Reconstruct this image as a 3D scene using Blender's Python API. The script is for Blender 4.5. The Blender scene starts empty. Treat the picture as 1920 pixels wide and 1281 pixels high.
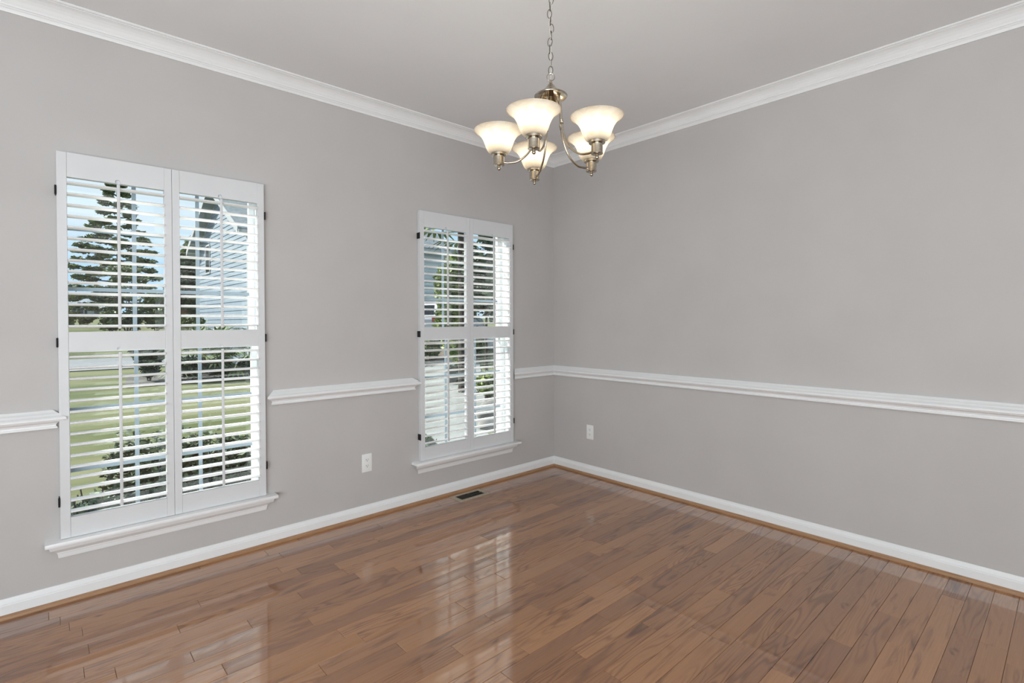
import bpy, bmesh, math, random
import numpy as np
from mathutils import Vector, Matrix, noise as mnoise
R = random.Random(7)
NR = np.random.RandomState(11)
PI = math.pi
scene = bpy.context.scene
COL = scene.collection

# ------------------------------------------------------------------ camera, sky, sun, lights, exposure
cam_d = bpy.data.cameras.new('camera')
cam = bpy.data.objects.new('camera', cam_d); COL.objects.link(cam)
scene.camera = cam
cam_d.sensor_fit = 'HORIZONTAL'; cam_d.sensor_width = 36.0
cam_d.lens = 970.486 / 1920 * 36.0
cam_d.shift_y = -29.534 / 1920
cam_d.clip_start = 0.05; cam_d.clip_end = 600
YAW, PIT, ROL = 0.738687, 0.009790, -0.003927
_f = Vector((math.sin(YAW) * math.cos(PIT), math.cos(YAW) * math.cos(PIT), -math.sin(PIT)))
_r = Vector((math.cos(YAW), -math.sin(YAW), 0)); _u = _r.cross(_f)
_r2 = _r * math.cos(ROL) + _u * math.sin(ROL); _u2 = -_r * math.sin(ROL) + _u * math.cos(ROL)
_m = Matrix((_r2, _u2, -_f)).transposed().to_4x4()
_m.translation = Vector((-3.36311, -3.14443, 1.28446))
cam.matrix_world = _m

scene.view_settings.view_transform = 'Standard'
scene.view_settings.look = 'None'
scene.view_settings.exposure = 0.0
scene.view_settings.gamma = 1.0
scene.view_settings.use_curve_mapping = False
try:
    scene.cycles.use_denoising = True
    scene.cycles.max_bounces = 12
    scene.cycles.diffuse_bounces = 6
    scene.cycles.transparent_max_bounces = 16
    scene.cycles.sample_clamp_indirect = 4.0
    scene.cycles.caustics_reflective = False
    scene.cycles.caustics_refractive = False
except Exception:
    pass

def lin(r, g=None, b=None):
    if g is None: g = b = r
    def c(v):
        v /= 255.0
        return v / 12.92 if v <= 0.04045 else ((v + 0.055) / 1.055) ** 2.4
    return (c(r), c(g), c(b), 1.0)

# sky: pale blue with soft cloud, the same all round
w = bpy.data.worlds.new('sky'); scene.world = w; w.use_nodes = True
nt = w.node_tree; nt.nodes.clear()
o_ = nt.nodes.new('ShaderNodeOutputWorld'); bg = nt.nodes.new('ShaderNodeBackground')
tc = nt.nodes.new('ShaderNodeTexCoord'); mp = nt.nodes.new('ShaderNodeMapping'); mp.inputs['Scale'].default_value = (1, 1, 3)
nz = nt.nodes.new('ShaderNodeTexNoise'); nz.inputs['Scale'].default_value = 2.2; nz.inputs['Detail'].default_value = 6
rp = nt.nodes.new('ShaderNodeValToRGB')
rp.color_ramp.elements[0].position = 0.42; rp.color_ramp.elements[0].color = lin(178, 206, 228)
rp.color_ramp.elements[1].position = 0.62; rp.color_ramp.elements[1].color = lin(222, 228, 232)
nt.links.new(tc.outputs['Generated'], mp.inputs['Vector']); nt.links.new(mp.outputs['Vector'], nz.inputs['Vector'])
nt.links.new(nz.outputs['Fac'], rp.inputs['Fac']); nt.links.new(rp.outputs['Color'], bg.inputs['Color'])
nt.links.new(bg.outputs['Background'], o_.inputs['Surface'])
bg.inputs['Strength'].default_value = 1.42

sun_d = bpy.data.lights.new('sun', 'SUN'); sun = bpy.data.objects.new('sun', sun_d); COL.objects.link(sun)
sun_d.energy = 12.0; sun_d.angle = math.radians(3); sun_d.color = (1.0, 0.96, 0.9)
sun.rotation_euler = Vector((0.60, -0.80, -0.86)).to_track_quat('-Z', 'Y').to_euler()
sun.location = (-8, 10, 15)

def area(name, loc, target, size, power, color=(1, 1, 1)):
    d = bpy.data.lights.new(name, 'AREA'); d.shape = 'RECTANGLE'; d.size, d.size_y = size; d.energy = power; d.color = color
    o = bpy.data.objects.new(name, d); COL.objects.link(o); o.location = loc
    o.rotation_euler = (Vector(target) - Vector(loc)).to_track_quat('-Z', 'Y').to_euler()
    return o
# added soft fill lights, unseen behind and left of the viewer
COOL = (0.885, 1.0, 1.06)
area('fill_light_south', (-4.3, -5.25, 0.9), (-2.6, 0.0, 0.7), (1.7, 1.3), 79, COOL)
area('fill_light_west', (-5.05, -2.9, 0.9), (0.0, -1.3, 0.7), (2.6, 1.3), 87, COOL)
area('bounce_fill_light', (-4.2, -4.4, 1.2), (-3.9, -4.1, 2.7), (1.8, 1.8), 68, COOL)

# ------------------------------------------------------------------ materials
def mat(name, color, rough=0.5, metal=0.0, spec=0.5, **kw):
    m = bpy.data.materials.new(name); m.use_nodes = True
    b = m.node_tree.nodes['Principled BSDF']
    b.inputs['Base Color'].default_value = color; b.inputs['Roughness'].default_value = rough
    b.inputs['Metallic'].default_value = metal; b.inputs['Specular IOR Level'].default_value = spec
    for k, v in kw.items(): b.inputs[k.replace('_', ' ')].default_value = v
    return m
def N(m, t, **kw):
    n = m.node_tree.nodes.new(t)
    for k, v in kw.items():
        if k in n.inputs: n.inputs[k].default_value = v
        else: setattr(n, k, v)
    return n
def link(m, a, b): m.node_tree.links.new(a, b)
def bsdf(m): return m.node_tree.nodes['Principled BSDF']
def noisy(name, c1, c2, scale=5.0, rough=0.6, detail=4, bump=0.0, bscale=None, lo=0.35, hi=0.65, stretch=(1, 1, 1), **kw):
    m = mat(name, c1, rough, **kw)
    tc = N(m, 'ShaderNodeTexCoord'); mp = N(m, 'ShaderNodeMapping'); mp.inputs['Scale'].default_value = stretch
    link(m, tc.outputs['Object'], mp.inputs['Vector'])
    nz = N(m, 'ShaderNodeTexNoise'); nz.inputs['Scale'].default_value = scale; nz.inputs['Detail'].default_value = detail
    link(m, mp.outputs['Vector'], nz.inputs['Vector'])
    rp = N(m, 'ShaderNodeValToRGB'); e = rp.color_ramp.elements
    e[0].position = lo; e[0].color = c1; e[1].position = hi; e[1].color = c2
    link(m, nz.outputs['Fac'], rp.inputs['Fac']); link(m, rp.outputs['Color'], bsdf(m).inputs['Base Color'])
    if bump:
        n2 = N(m, 'ShaderNodeTexNoise'); n2.inputs['Scale'].default_value = bscale or scale * 8; n2.inputs['Detail'].default_value = 3
        link(m, tc.outputs['Object'], n2.inputs['Vector'])
        bp = N(m, 'ShaderNodeBump'); bp.inputs['Strength'].default_value = bump; bp.inputs['Distance'].default_value = 0.002
        link(m, n2.outputs['Fac'], bp.inputs['Height']); link(m, bp.outputs['Normal'], bsdf(m).inputs['Normal'])
    return m

M = {}
M['wall'] = noisy('wall_paint', lin(186, 182, 180), lin(189, 185, 183), 3.0, 0.75, bump=0.12, bscale=220, spec=0.25)
M['ceiling'] = noisy('ceiling_paint', lin(226, 227, 228), lin(229, 230, 231), 2.0, 0.9, bump=0.1, bscale=160, spec=0.15)
M['trim'] = noisy('white_trim_paint', lin(229, 229, 229), lin(232, 232, 232), 4.0, 0.35, bump=0.02, bscale=60, spec=0.4)
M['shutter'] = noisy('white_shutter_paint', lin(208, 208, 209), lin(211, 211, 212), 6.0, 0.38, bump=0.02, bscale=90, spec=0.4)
M['louver'] = noisy('brightened_louver_paint', lin(247, 247, 247), lin(250, 250, 250), 6.0, 0.3, bump=0.02, bscale=90, spec=0.5)  # lighter than the shutter paint: bright light on the louvers put into the colour
M['vinyl'] = mat('white_vinyl', lin(218, 221, 222), 0.4)
M['grille'] = mat('pale_grille_bar', lin(132, 146, 156), 0.4)
M['black'] = mat('black_hinge_metal', lin(28, 26, 26), 0.45, 0.6)
M['plate'] = mat('white_outlet_plastic', lin(232, 232, 230), 0.3)
M['slot'] = mat('dark_slot', lin(40, 38, 36), 0.7)
M['bronze'] = noisy('aged_bronze', lin(158, 147, 128), lin(172, 160, 140), 30, 0.45, metal=0.1)
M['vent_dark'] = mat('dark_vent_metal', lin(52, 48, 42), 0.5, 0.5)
M['vent_reflect'] = mat('vent_metal_green_reflection', lin(88, 88, 78), 0.45, 0.4)  # same vent metal, with the greenish reflection of this bank painted in
M['nickel'] = noisy('brushed_nickel', lin(166, 156, 140), lin(184, 174, 158), 60, 0.2, metal=1.0, stretch=(1, 1, 8))
M['chain'] = mat('satin_chain_metal', lin(122, 114, 102), 0.32, 1.0)
M['cord'] = mat('clear_silver_cord', lin(190, 186, 178), 0.4)

# glass pane: clear with a mirror sheen by angle
m = bpy.data.materials.new('window_glass'); m.use_nodes = True; nt = m.node_tree; nt.nodes.clear()
out = nt.nodes.new('ShaderNodeOutputMaterial'); mx = nt.nodes.new('ShaderNodeMixShader')
lwt = nt.nodes.new('ShaderNodeLayerWeight'); pw = nt.nodes.new('ShaderNodeMath'); pw.operation = 'POWER'; pw.inputs[1].default_value = 5.0
fr = nt.nodes.new('ShaderNodeMath'); fr.operation = 'MULTIPLY_ADD'; fr.inputs[1].default_value = 0.9; fr.inputs[2].default_value = 0.045
nt.links.new(lwt.outputs['Facing'], pw.inputs[0]); nt.links.new(pw.outputs[0], fr.inputs[0])
tr = nt.nodes.new('ShaderNodeBsdfTransparent'); tr.inputs['Color'].default_value = (0.93, 0.96, 0.96, 1)
gl = nt.nodes.new('ShaderNodeBsdfGlossy'); gl.inputs['Roughness'].default_value = 0.02
nt.links.new(fr.outputs[0], mx.inputs['Fac']); nt.links.new(tr.outputs[0], mx.inputs[1]); nt.links.new(gl.outputs[0], mx.inputs[2])
nt.links.new(mx.outputs[0], out.inputs['Surface']); M['glass'] = m

# alabaster lamp glass
m = bpy.data.materials.new('alabaster_glass'); m.use_nodes = True; nt = m.node_tree; nt.nodes.clear()
out = nt.nodes.new('ShaderNodeOutputMaterial'); mx = nt.nodes.new('ShaderNodeMixShader'); mx.inputs['Fac'].default_value = 0.66
df = nt.nodes.new('ShaderNodeBsdfDiffuse'); tl = nt.nodes.new('ShaderNodeBsdfTranslucent')
tc = nt.nodes.new('ShaderNodeTexCoord'); nz = nt.nodes.new('ShaderNodeTexNoise'); nz.inputs['Scale'].default_value = 14; nz.inputs['Detail'].default_value = 5; nz.inputs['Distortion'].default_value = 1.5
rp = nt.nodes.new('ShaderNodeValToRGB'); e = rp.color_ramp.elements
e[0].position = 0.3; e[0].color = lin(226, 212, 190); e[1].position = 0.62; e[1].color = lin(246, 239, 226)
nt.links.new(tc.outputs['Object'], nz.inputs['Vector']); nt.links.new(nz.outputs['Fac'], rp.inputs['Fac'])
nt.links.new(rp.outputs['Color'], df.inputs['Color']); nt.links.new(rp.outputs['Color'], tl.inputs['Color'])
gs = nt.nodes.new('ShaderNodeBsdfGlossy'); gs.inputs['Roughness'].default_value = 0.15
m2 = nt.nodes.new('ShaderNodeMixShader'); m2.inputs['Fac'].default_value = 0.03
nt.links.new(df.outputs[0], mx.inputs[1]); nt.links.new(tl.outputs[0], mx.inputs[2])
nt.links.new(mx.outputs[0], m2.inputs[1]); nt.links.new(gs.outputs[0], m2.inputs[2]); nt.links.new(m2.outputs[0], out.inputs['Surface'])
M['alabaster'] = m
m = bpy.data.materials.new('lit_bulb'); m.use_nodes = True; nt = m.node_tree; nt.nodes.clear()
out = nt.nodes.new('ShaderNodeOutputMaterial'); em = nt.nodes.new('ShaderNodeEmission')
em.inputs['Color'].default_value = (1.0, 0.88, 0.68, 1); em.inputs['Strength'].default_value = 20.0
nt.links.new(em.outputs[0], out.inputs['Surface']); M['bulb'] = m

def wood(name, stops, gloss=True):
    """oak: contour rings of a stretched noise, fine pores, dark mineral streaks; tone differs board by board"""
    m = mat(name, (0.2, 0.1, 0.05, 1), 0.4)
    oi = N(m, 'ShaderNodeObjectInfo'); tc = N(m, 'ShaderNodeTexCoord')
    off = N(m, 'ShaderNodeVectorMath', operation='SCALE'); off.inputs[0].default_value = (37.0, 61.0, 23.0)
    link(m, oi.outputs['Random'], off.inputs['Scale'])
    add = N(m, 'ShaderNodeVectorMath', operation='ADD')
    link(m, tc.outputs['Object'], add.inputs[0]); link(m, off.outputs[0], add.inputs[1])
    def nz(stretch, scale, detail, dist=0.0):
        mp = N(m, 'ShaderNodeMapping'); mp.inputs['Scale'].default_value = stretch
        link(m, add.outputs[0], mp.inputs['Vector'])
        n = N(m, 'ShaderNodeTexNoise'); n.inputs['Scale'].default_value = scale; n.inputs['Detail'].default_value = detail; n.inputs['Distortion'].default_value = dist
        link(m, mp.outputs['Vector'], n.inputs['Vector']); return n
    def math_(op, a, b=None, c=None):
        n = N(m, 'ShaderNodeMath', operation=op)
        for i, v in enumerate((a, b, c)):
            if v is None: continue
            if hasattr(v, 'is_output'): link(m, v, n.inputs[i])
            else: n.inputs[i].default_value = v
        return n.outputs[0]
    rings_n = nz((1.0, 7.5, 1.0), 1.5, 1.5, 0.15)
    s = math_('SINE', math_('MULTIPLY', rings_n.outputs['Fac'], 82.0))
    ring = math_('POWER', math_('MULTIPLY_ADD', s, 0.5, 0.5), 2.2)
    ramp_gate = nz((0.8, 5, 1), 1.3, 1)
    gate = N(m, 'ShaderNodeMapRange'); gate.inputs['From Min'].default_value = 0.40; gate.inputs['From Max'].default_value = 0.6
    link(m, ramp_gate.outputs['Fac'], gate.inputs['Value'])
    ringg = math_('MULTIPLY', ring, gate.outputs[0])
    pores = nz((5.0, 190.0, 1.0), 1.0, 3)
    pr = N(m, 'ShaderNodeMapRange'); pr.inputs['From Min'].default_value = 0.35; pr.inputs['From Max'].default_value = 0.62
    link(m, pores.outputs['Fac'], pr.inputs['Value'])
    streak = nz((2.0, 15.0, 1.0), 1.4, 4, 0.6)
    st = N(m, 'ShaderNodeMapRange'); st.inputs['From Min'].default_value = 0.59; st.inputs['From Max'].default_value = 0.72
    link(m, streak.outputs['Fac'], st.inputs['Value'])
    tone = nz((0.9, 3.0, 1.0), 1.0, 2)
    tsum = math_('ADD', math_('MULTIPLY_ADD', oi.outputs['Random'], 0.60, 0.08), math_('MULTIPLY', tone.outputs['Fac'], 0.30))
    rp = N(m, 'ShaderNodeValToRGB'); e = rp.color_ramp.elements
    e[0].position = stops[0][0]; e[0].color = stops[0][1]; e[1].position = stops[-1][0]; e[1].color = stops[-1][1]
    for p, c in stops[1:-1]:
        k = e.new(p); k.color = c
    link(m, tsum, rp.inputs['Fac'])
    def dark(colsock, fac, mul, colr):
        mx = N(m, 'ShaderNodeMix', data_type='RGBA', blend_type='MULTIPLY')
        link(m, colsock, mx.inputs[6]); mx.inputs[7].default_value = colr
        link(m, math_('MULTIPLY', fac, mul), mx.inputs[0]); return mx.outputs[2]
    c = dark(rp.outputs['Color'], ringg, 0.72, (0.50, 0.40, 0.33, 1))
    c = dark(c, pr.outputs[0], 0.22, (0.55, 0.46, 0.42, 1))
    c = dark(c, st.outputs[0], 0.8, (0.38, 0.29, 0.25, 1))
    knot = nz((5.0, 12.0, 1.0), 1.0, 2, 0.8)
    kn = N(m, 'ShaderNodeMapRange'); kn.inputs['From Min'].default_value = 0.70; kn.inputs['From Max'].default_value = 0.78
    link(m, knot.outputs['Fac'], kn.inputs['Value'])
    c = dark(c, kn.outputs[0], 0.85, (0.30, 0.22, 0.20, 1))
    b = bsdf(m); link(m, c, b.inputs['Base Color'])
    if gloss:
        b.inputs['Roughness'].default_value = 0.42
        b.inputs['Specular IOR Level'].default_value = 0.35
        b.inputs['Coat Weight'].default_value = 1.0; b.inputs['Coat Roughness'].default_value = 0.05; b.inputs['Coat IOR'].default_value = 1.78
    bp = N(m, 'ShaderNodeBump'); bp.inputs['Strength'].default_value = 0.04; bp.inputs['Distance'].default_value = 0.001
    link(m, pr.outputs[0], bp.inputs['Height']); link(m, bp.outputs['Normal'], b.inputs['Normal'])
    return m
M['oak'] = wood('stained_oak', [(0.06, lin(104, 68, 52)), (0.2, lin(138, 93, 61)), (0.5, lin(161, 112, 70)), (0.75, lin(168, 118, 76)), (1.0, lin(188, 139, 94))])
M['shoe'] = noisy('oak_shoe_moulding', lin(150, 112, 80), lin(166, 128, 94), 9, 0.4, stretch=(2, 2, 30))
M['subfloor'] = mat('dark_floor_gap', lin(48, 32, 24), 0.9)

def olin(r, g, b, k=0.31):
    c = lin(r, g, b); return (c[0] * k, c[1] * k, c[2] * k, 1.0)
# outdoors
def leafmat(name, c1, c2, rough=0.6):
    m = mat(name, c1, rough, spec=0.3)
    g = N(m, 'ShaderNodeNewGeometry'); rp = N(m, 'ShaderNodeValToRGB'); e = rp.color_ramp.elements
    e[0].position = 0.0; e[0].color = c1; e[1].position = 1.0; e[1].color = c2
    link(m, g.outputs['Random Per Island'], rp.inputs['Fac']); link(m, rp.outputs['Color'], bsdf(m).inputs['Base Color'])
    return m
M['leaf_tree'] = leafmat('tree_leaves', olin(70, 90, 50, .62), olin(150, 164, 96, .62))
M['leaf_dark'] = leafmat('dark_leaves', olin(48, 64, 46, .62), olin(104, 124, 84, .62))
M['leaf_hedge'] = leafmat('hedge_leaves', olin(52, 70, 56, .62), olin(122, 142, 108, .62))
M['leaf_bright'] = leafmat('bright_leaves', olin(110, 136, 60, .62), olin(186, 200, 110, .62))
M['leaf_yellow'] = leafmat('yellow_green_leaves', olin(150, 160, 60), olin(204, 206, 110))
M['leaf_palm'] = leafmat('palm_leaves', olin(92, 120, 72, .62), olin(170, 188, 130, .62))
M['bark'] = noisy('tree_bark', olin(84, 72, 62), olin(120, 108, 96), 8, 0.9)
M['palebark'] = noisy('pale_bark', olin(104, 94, 86), olin(150, 140, 128), 8, 0.9)
M['grass'] = noisy('lawn_grass', olin(136, 148, 98), olin(190, 190, 146), 0.55, 0.95, detail=7, lo=0.36, hi=0.64, stretch=(0.35, 1.3, 1), spec=0.1)
M['road'] = noisy('pale_asphalt', olin(186, 190, 198), olin(204, 207, 212), 3, 0.9)
M['concrete'] = noisy('driveway_concrete', olin(206, 208, 204), olin(222, 223, 219), 1.5, 0.9)
M['mulch'] = noisy('bark_mulch', olin(96, 92, 88), olin(150, 142, 132), 26, 0.95)
M['soil'] = noisy('tan_soil', olin(176, 158, 140), olin(200, 184, 166), 6, 0.95)
M['siding'] = noisy('pale_blue_siding', olin(170, 188, 206, 0.45), olin(178, 196, 213, 0.45), 2, 0.6)
M['siding2'] = noisy('grey_siding', olin(168, 178, 182, 1.0), olin(176, 186, 190, 1.0), 2, 0.6)
M['shingle'] = noisy('grey_shingles', olin(116, 124, 130, 0.75), olin(142, 150, 156, 0.75), 7, 0.9)
M['whitewash'] = mat('white_house_paint', olin(236, 240, 242, 0.42), 0.6)
M['paleroof'] = noisy('pale_metal_roof', olin(178, 188, 200, 0.6), olin(198, 206, 216, 0.6), 1.5, 0.6)
M['soffit'] = mat('grey_soffit', olin(150, 158, 160, 0.95), 0.7)
M['brown'] = mat('brown_downspout', olin(128, 116, 112, 0.8), 0.6)
M['darkglass'] = mat('dark_window', olin(52, 62, 70), 0.15)
M['brick'] = noisy('red_brick', olin(146, 96, 80), olin(176, 126, 106), 4, 0.9)
M['carpaint'] = mat('silver_car_paint', olin(206, 214, 226), 0.3, 0.3)
M['carglass'] = mat('black_car_glass', olin(26, 30, 32), 0.1)
M['tyre'] = mat('tyre_rubber', olin(40, 40, 42), 0.9)
M['rim'] = mat('wheel_rim', olin(170, 172, 176), 0.35, 0.8)
M['tail'] = mat('red_tail_light', olin(206, 48, 58), 0.3)
M['terracotta'] = mat('dark_planter', olin(80, 86, 80), 0.8)
M['rock'] = noisy('pale_rock', olin(188, 184, 178), olin(220, 216, 210), 5, 0.9)

# ------------------------------------------------------------------ mesh helpers
def new_obj(name, verts, faces, m, parent=None, loc=None, smooth=False, kind=None):
    me = bpy.data.meshes.new(name); me.from_pydata([tuple(v) for v in verts], [], [tuple(f) for f in faces]); me.update()
    bm = bmesh.new(); bm.from_mesh(me); bmesh.ops.recalc_face_normals(bm, faces=bm.faces); bm.to_mesh(me); bm.free()
    if smooth:
        me.polygons.foreach_set('use_smooth', [True] * len(me.polygons))
        try: me.set_sharp_from_angle(angle=math.radians(38))
        except Exception: pass
    o = bpy.data.objects.new(name, me); COL.objects.link(o); me.materials.append(m)
    if parent is not None: o.parent = parent
    if loc is not None: o.location = loc
    if kind: o['kind'] = kind
    return o
class B:
    """collects shapes for ONE mesh"""
    def __init__(s): s.v = []; s.f = []
    def add(s, v, f):
        n = len(s.v); s.v += [tuple(p) for p in v]; s.f += [tuple(i + n for i in q) for q in f]; return s
    def box(s, x0, x1, y0, y1, z0, z1, c=0.0, T=None):
        if c <= 0:
            v = [(x0, y0, z0), (x1, y0, z0), (x1, y1, z0), (x0, y1, z0), (x0, y0, z1), (x1, y0, z1), (x1, y1, z1), (x0, y1, z1)]
            f = [(0, 3, 2, 1), (4, 5, 6, 7), (0, 1, 5, 4), (1, 2, 6, 5), (2, 3, 7, 6), (3, 0, 4, 7)]
        else:
            bm = bmesh.new(); bmesh.ops.create_cube(bm, size=1.0)
            for p in bm.verts: p.co = Vector(((x0 + x1) / 2 + p.co.x * (x1 - x0), (y0 + y1) / 2 + p.co.y * (y1 - y0), (z0 + z1) / 2 + p.co.z * (z1 - z0)))
            bmesh.ops.bevel(bm, geom=list(bm.edges), offset=c, segments=2, profile=0.6, affect='EDGES')
            bm.verts.index_update(); v = [p.co.copy() for p in bm.verts]; f = [[q.index for q in g.verts] for g in bm.faces]; bm.free()
        if T is not None: v = [T @ Vector(p) for p in v]
        return s.add(v, f)
    def lathe(s, prof, n=24, T=None, cap=True):
        v = []; f = []
        for r, z in prof:
            for k in range(n):
                a = 2 * PI * k / n; v.append((r * math.cos(a), r * math.sin(a), z))
        for i in range(len(prof) - 1):
            for k in range(n):
                f.append((i * n + k, i * n + (k + 1) % n, (i + 1) * n + (k + 1) % n, (i + 1) * n + k))
        if cap:
            if prof[0][0] > 1e-5: f.append(tuple(range(n))[::-1])
            if prof[-1][0] > 1e-5: f.append(tuple((len(prof) - 1) * n + k for k in range(n)))
        if T is not None: v = [T @ Vector(p) for p in v]
        return s.add(v, f)
    def tube(s, pts, r, n=8, closed=False, cap=True):
        pts = [Vector(p) for p in pts]; m_ = len(pts); rr = r if hasattr(r, '__len__') else [r] * m_
        v = []; f = []; prev = None
        for i, p in enumerate(pts):
            a = pts[(i - 1) % m_] if (closed or i > 0) else p; b = pts[(i + 1) % m_] if (closed or i < m_ - 1) else p
            t = (b - a).normalized()
            if prev is None:
                u = t.cross(Vector((0, 0, 1)));
                if u.length < 0.05: u = t.cross(Vector((0, 1, 0)))
                u.normalize()
            else:
                u = prev - t * prev.dot(t); u.normalize()
            prev = u; w_ = t.cross(u)
            for k in range(n):
                a_ = 2 * PI * k / n; v.append(p + (u * math.cos(a_) + w_ * math.sin(a_)) * rr[i])
        L = m_ if closed else m_ - 1
        for i in range(L):
            j = (i + 1) % m_
            for k in range(n): f.append((i * n + k, i * n + (k + 1) % n, j * n + (k + 1) % n, j * n + k))
        if cap and not closed: f.append(tuple(range(n))[::-1]); f.append(tuple((m_ - 1) * n + k for k in range(n)))
        return s.add(v, f)
    def prism(s, poly, h0, h1, to3):
        n = len(poly); v = [to3(a, b, h0) for a, b in poly] + [to3(a, b, h1) for a, b in poly]
        f = [tuple(range(n))[::-1], tuple(range(n, 2 * n))] + [(i, (i + 1) % n, n + (i + 1) % n, n + i) for i in range(n)]
        return s.add(v, f)
    def obj(s, name, m, parent=None, loc=None, smooth=False, kind=None): return new_obj(name, s.v, s.f, m, parent, loc, smooth, kind)
def setp(o, label=None, cat=None, group=None, kind=None):
    if label: o['label'] = label
    if cat: o['category'] = cat
    if group: o['group'] = group
    if kind: o['kind'] = kind
    return o
def thing(name, label, cat, loc=(0, 0, 0), rz=0.0, group=None, kind=None):
    o = bpy.data.objects.new(name, None); COL.objects.link(o); o.empty_display_size = 0.05
    o.location = loc; o.rotation_euler = (0, 0, rz)
    return setp(o, label, cat, group, kind)

# moulding along a wall. side 'left': wall plane y=0, runs in x. side 'right': wall plane x=0, runs in y. Room is on the negative side.
def moulding(b, prof, side, a0, a1, e0='flat', e1='flat'):
    n = len(prof)
    def pt(a, mode, d, z, sgn):
        if mode == 'return': a = a + sgn * d            # outward with depth
        elif mode == 'corner': a = -d                   # inside mitre at the room corner
        return (a, -d, z) if side == 'left' else (-d, a, z)
    v = [pt(a0, e0, d, z, -1) for d, z in prof] + [pt(a1, e1, d, z, 1) for d, z in prof]
    f = [(i, (i + 1) % n, n + (i + 1) % n, n + i) for i in range(n)] + [tuple(range(n)), tuple(range(n, 2 * n))[::-1]]
    return b.add(v, f)

# ------------------------------------------------------------------ room shell
XB, YB, H = -5.2, -5.4, 2.716
WIN = [(-2.864, 'w'), (-0.958, 'w')]
OPN_W, OPN_Z0, OPN_Z1 = 0.4385, 0.277, 2.05
TH = 0.16
b = B()
xs = [XB - TH]
for c, _ in WIN: xs += [c - OPN_W, c + OPN_W]
xs += [TH]
for i in range(0, len(xs) - 1):
    if i % 2 == 0: b.box(xs[i], xs[i + 1], 0, TH, -0.6, 3.0)
    else:
        b.box(xs[i], xs[i + 1], 0, TH, -0.6, OPN_Z0); b.box(xs[i], xs[i + 1], 0, TH, OPN_Z1, 3.0)
setp(b.obj('wall_left', M['wall']), 'warm grey painted wall with the two shuttered windows', 'wall', kind='structure')
setp(B().box(0, TH, YB - TH, 0, -0.6, 3.0).obj('wall_right', M['wall']), 'plain warm grey wall with a chair rail and one outlet', 'wall', kind='structure')
setp(B().box(XB - TH, 0, YB - TH, YB, -0.6, 3.0).obj('wall_back', M['wall']), 'warm grey wall behind the viewer', 'wall', kind='structure')
setp(B().box(XB - TH, XB, YB, 0, -0.6, 3.0).obj('wall_front', M['wall']), 'warm grey wall closing the room on the far side of the viewer', 'wall', kind='structure')
setp(B().box(XB - 0.5, 0.5, YB - 0.5, 0.30, H, 3.05).obj('ceiling', M['ceiling']), 'smooth pale grey painted ceiling', 'ceiling', kind='structure')

# floor: oak boards, 82.6 mm wide, parallel to the window wall
fl = thing('floor', 'glossy brown stained oak strip floor', 'floor', kind='structure')
B().box(XB, 0, YB, 0, -0.12, -0.0135).obj('subfloor', M['subfloor'], fl)
ROWW, OFF0 = 0.0826, 0.0708
known = {}
for x, y in [(-3.349, -.11), (-3.285, -.277), (-3.235, -.53), (-2.948, -.613), (-2.718, -.78), (-2.945, -.865), (-2.873, -1.03), (-2.84, -.44),
             (-2.448, -.11), (-2.146, -.266), (-2.391, -.438), (-2.227, -.51), (-2.194, -.69), (-2.014, -.77), (-2.475, -.694), (-2.521, -.95),
             (-1.734, -.86), (-1.8, -1.107), (-1.975, -1.273), (-1.942, -1.44), (-2.176, -1.52), (-1.576, -1.022), (-1.43, -.774),
             (-1.158, -1.682), (-.975, -1.765), (-1.48, -1.603), (-1.577, -1.767), (-1.357, -1.847), (-1.488, -1.93), (-.988, -2.005), (-1.363, -2.093),
             (-.545, -2.0), (-1.319, -2.26), (-1.844, -1.85), (-1.982, -1.685), (-1.735, -1.517), (-1.585, -1.333), (-.632, -1.75),
             (-.598, -2.328), (-.462, -2.16), (-.789, -2.174), (-.942, -2.25), (-1.026, -2.497), (-.653, -2.572), (-.877, -2.66), (-.268, -2.733),
             (-.608, -2.816), (-1.38, -2.424), (-.931, -2.87)]:
    known.setdefault(int(math.floor((-y - OFF0) / ROWW)), []).append(x)
def plank(x0, x1, y0, y1):
    w_, l_ = (y1 - y0) / 2 - 0.0005, (x1 - x0) / 2 - 0.0005; c = 0.0013; z0, z1, z2 = -0.0135, -0.0011, 0.0
    v = [(-l_, -w_, z0), (l_, -w_, z0), (l_, w_, z0), (-l_, w_, z0), (-l_, -w_, z1), (l_, -w_, z1), (l_, w_, z1), (-l_, w_, z1),
         (-l_ + c, -w_ + c, z2), (l_ - c, -w_ + c, z2), (l_ - c, w_ - c, z2), (-l_ + c, w_ - c, z2)]
    f = [(0, 1, 5, 4), (1, 2, 6, 5), (2, 3, 7, 6), (3, 0, 4, 7), (4, 5, 9, 8), (5, 6, 10, 9), (6, 7, 11, 10), (7, 4, 8, 11), (8, 9, 10, 11)]
    o = new_obj('plank', v, f, M['oak'], fl, ((x0 + x1) / 2, (y0 + y1) / 2, 0.0))
    o.rotation_euler = (math.radians(R.uniform(-0.09, 0.09)), math.radians(R.uniform(-0.012, 0.012)), 0)
    return o
PX0, PYE = -4.1, -4.05
row = -1
while True:
    y1 = -(OFF0 + ROWW * row); y0 = y1 - ROWW
    if y1 < PYE: break
    y1c = min(y1, -0.003)
    ks = sorted(known.get(row, []))
    cuts = []
    cur = -0.003
    for k in sorted(ks, reverse=True):
        while cur - k > 1.5:
            cur -= R.uniform(0.55, 1.15)
            if cur - k < 0.3: cur = k + 0.35
            cuts.append(cur)
        cuts.append(k); cur = k
    while cur - PX0 > 1.35:
        cur -= R.uniform(0.45, 1.25); cuts.append(cur)
    pts = [-0.003] + cuts + [PX0]
    for a, c_ in zip(pts[:-1], pts[1:]):
        if a - c_ > 0.02: plank(c_, a, y0, y1c)
    row += 1
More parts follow.
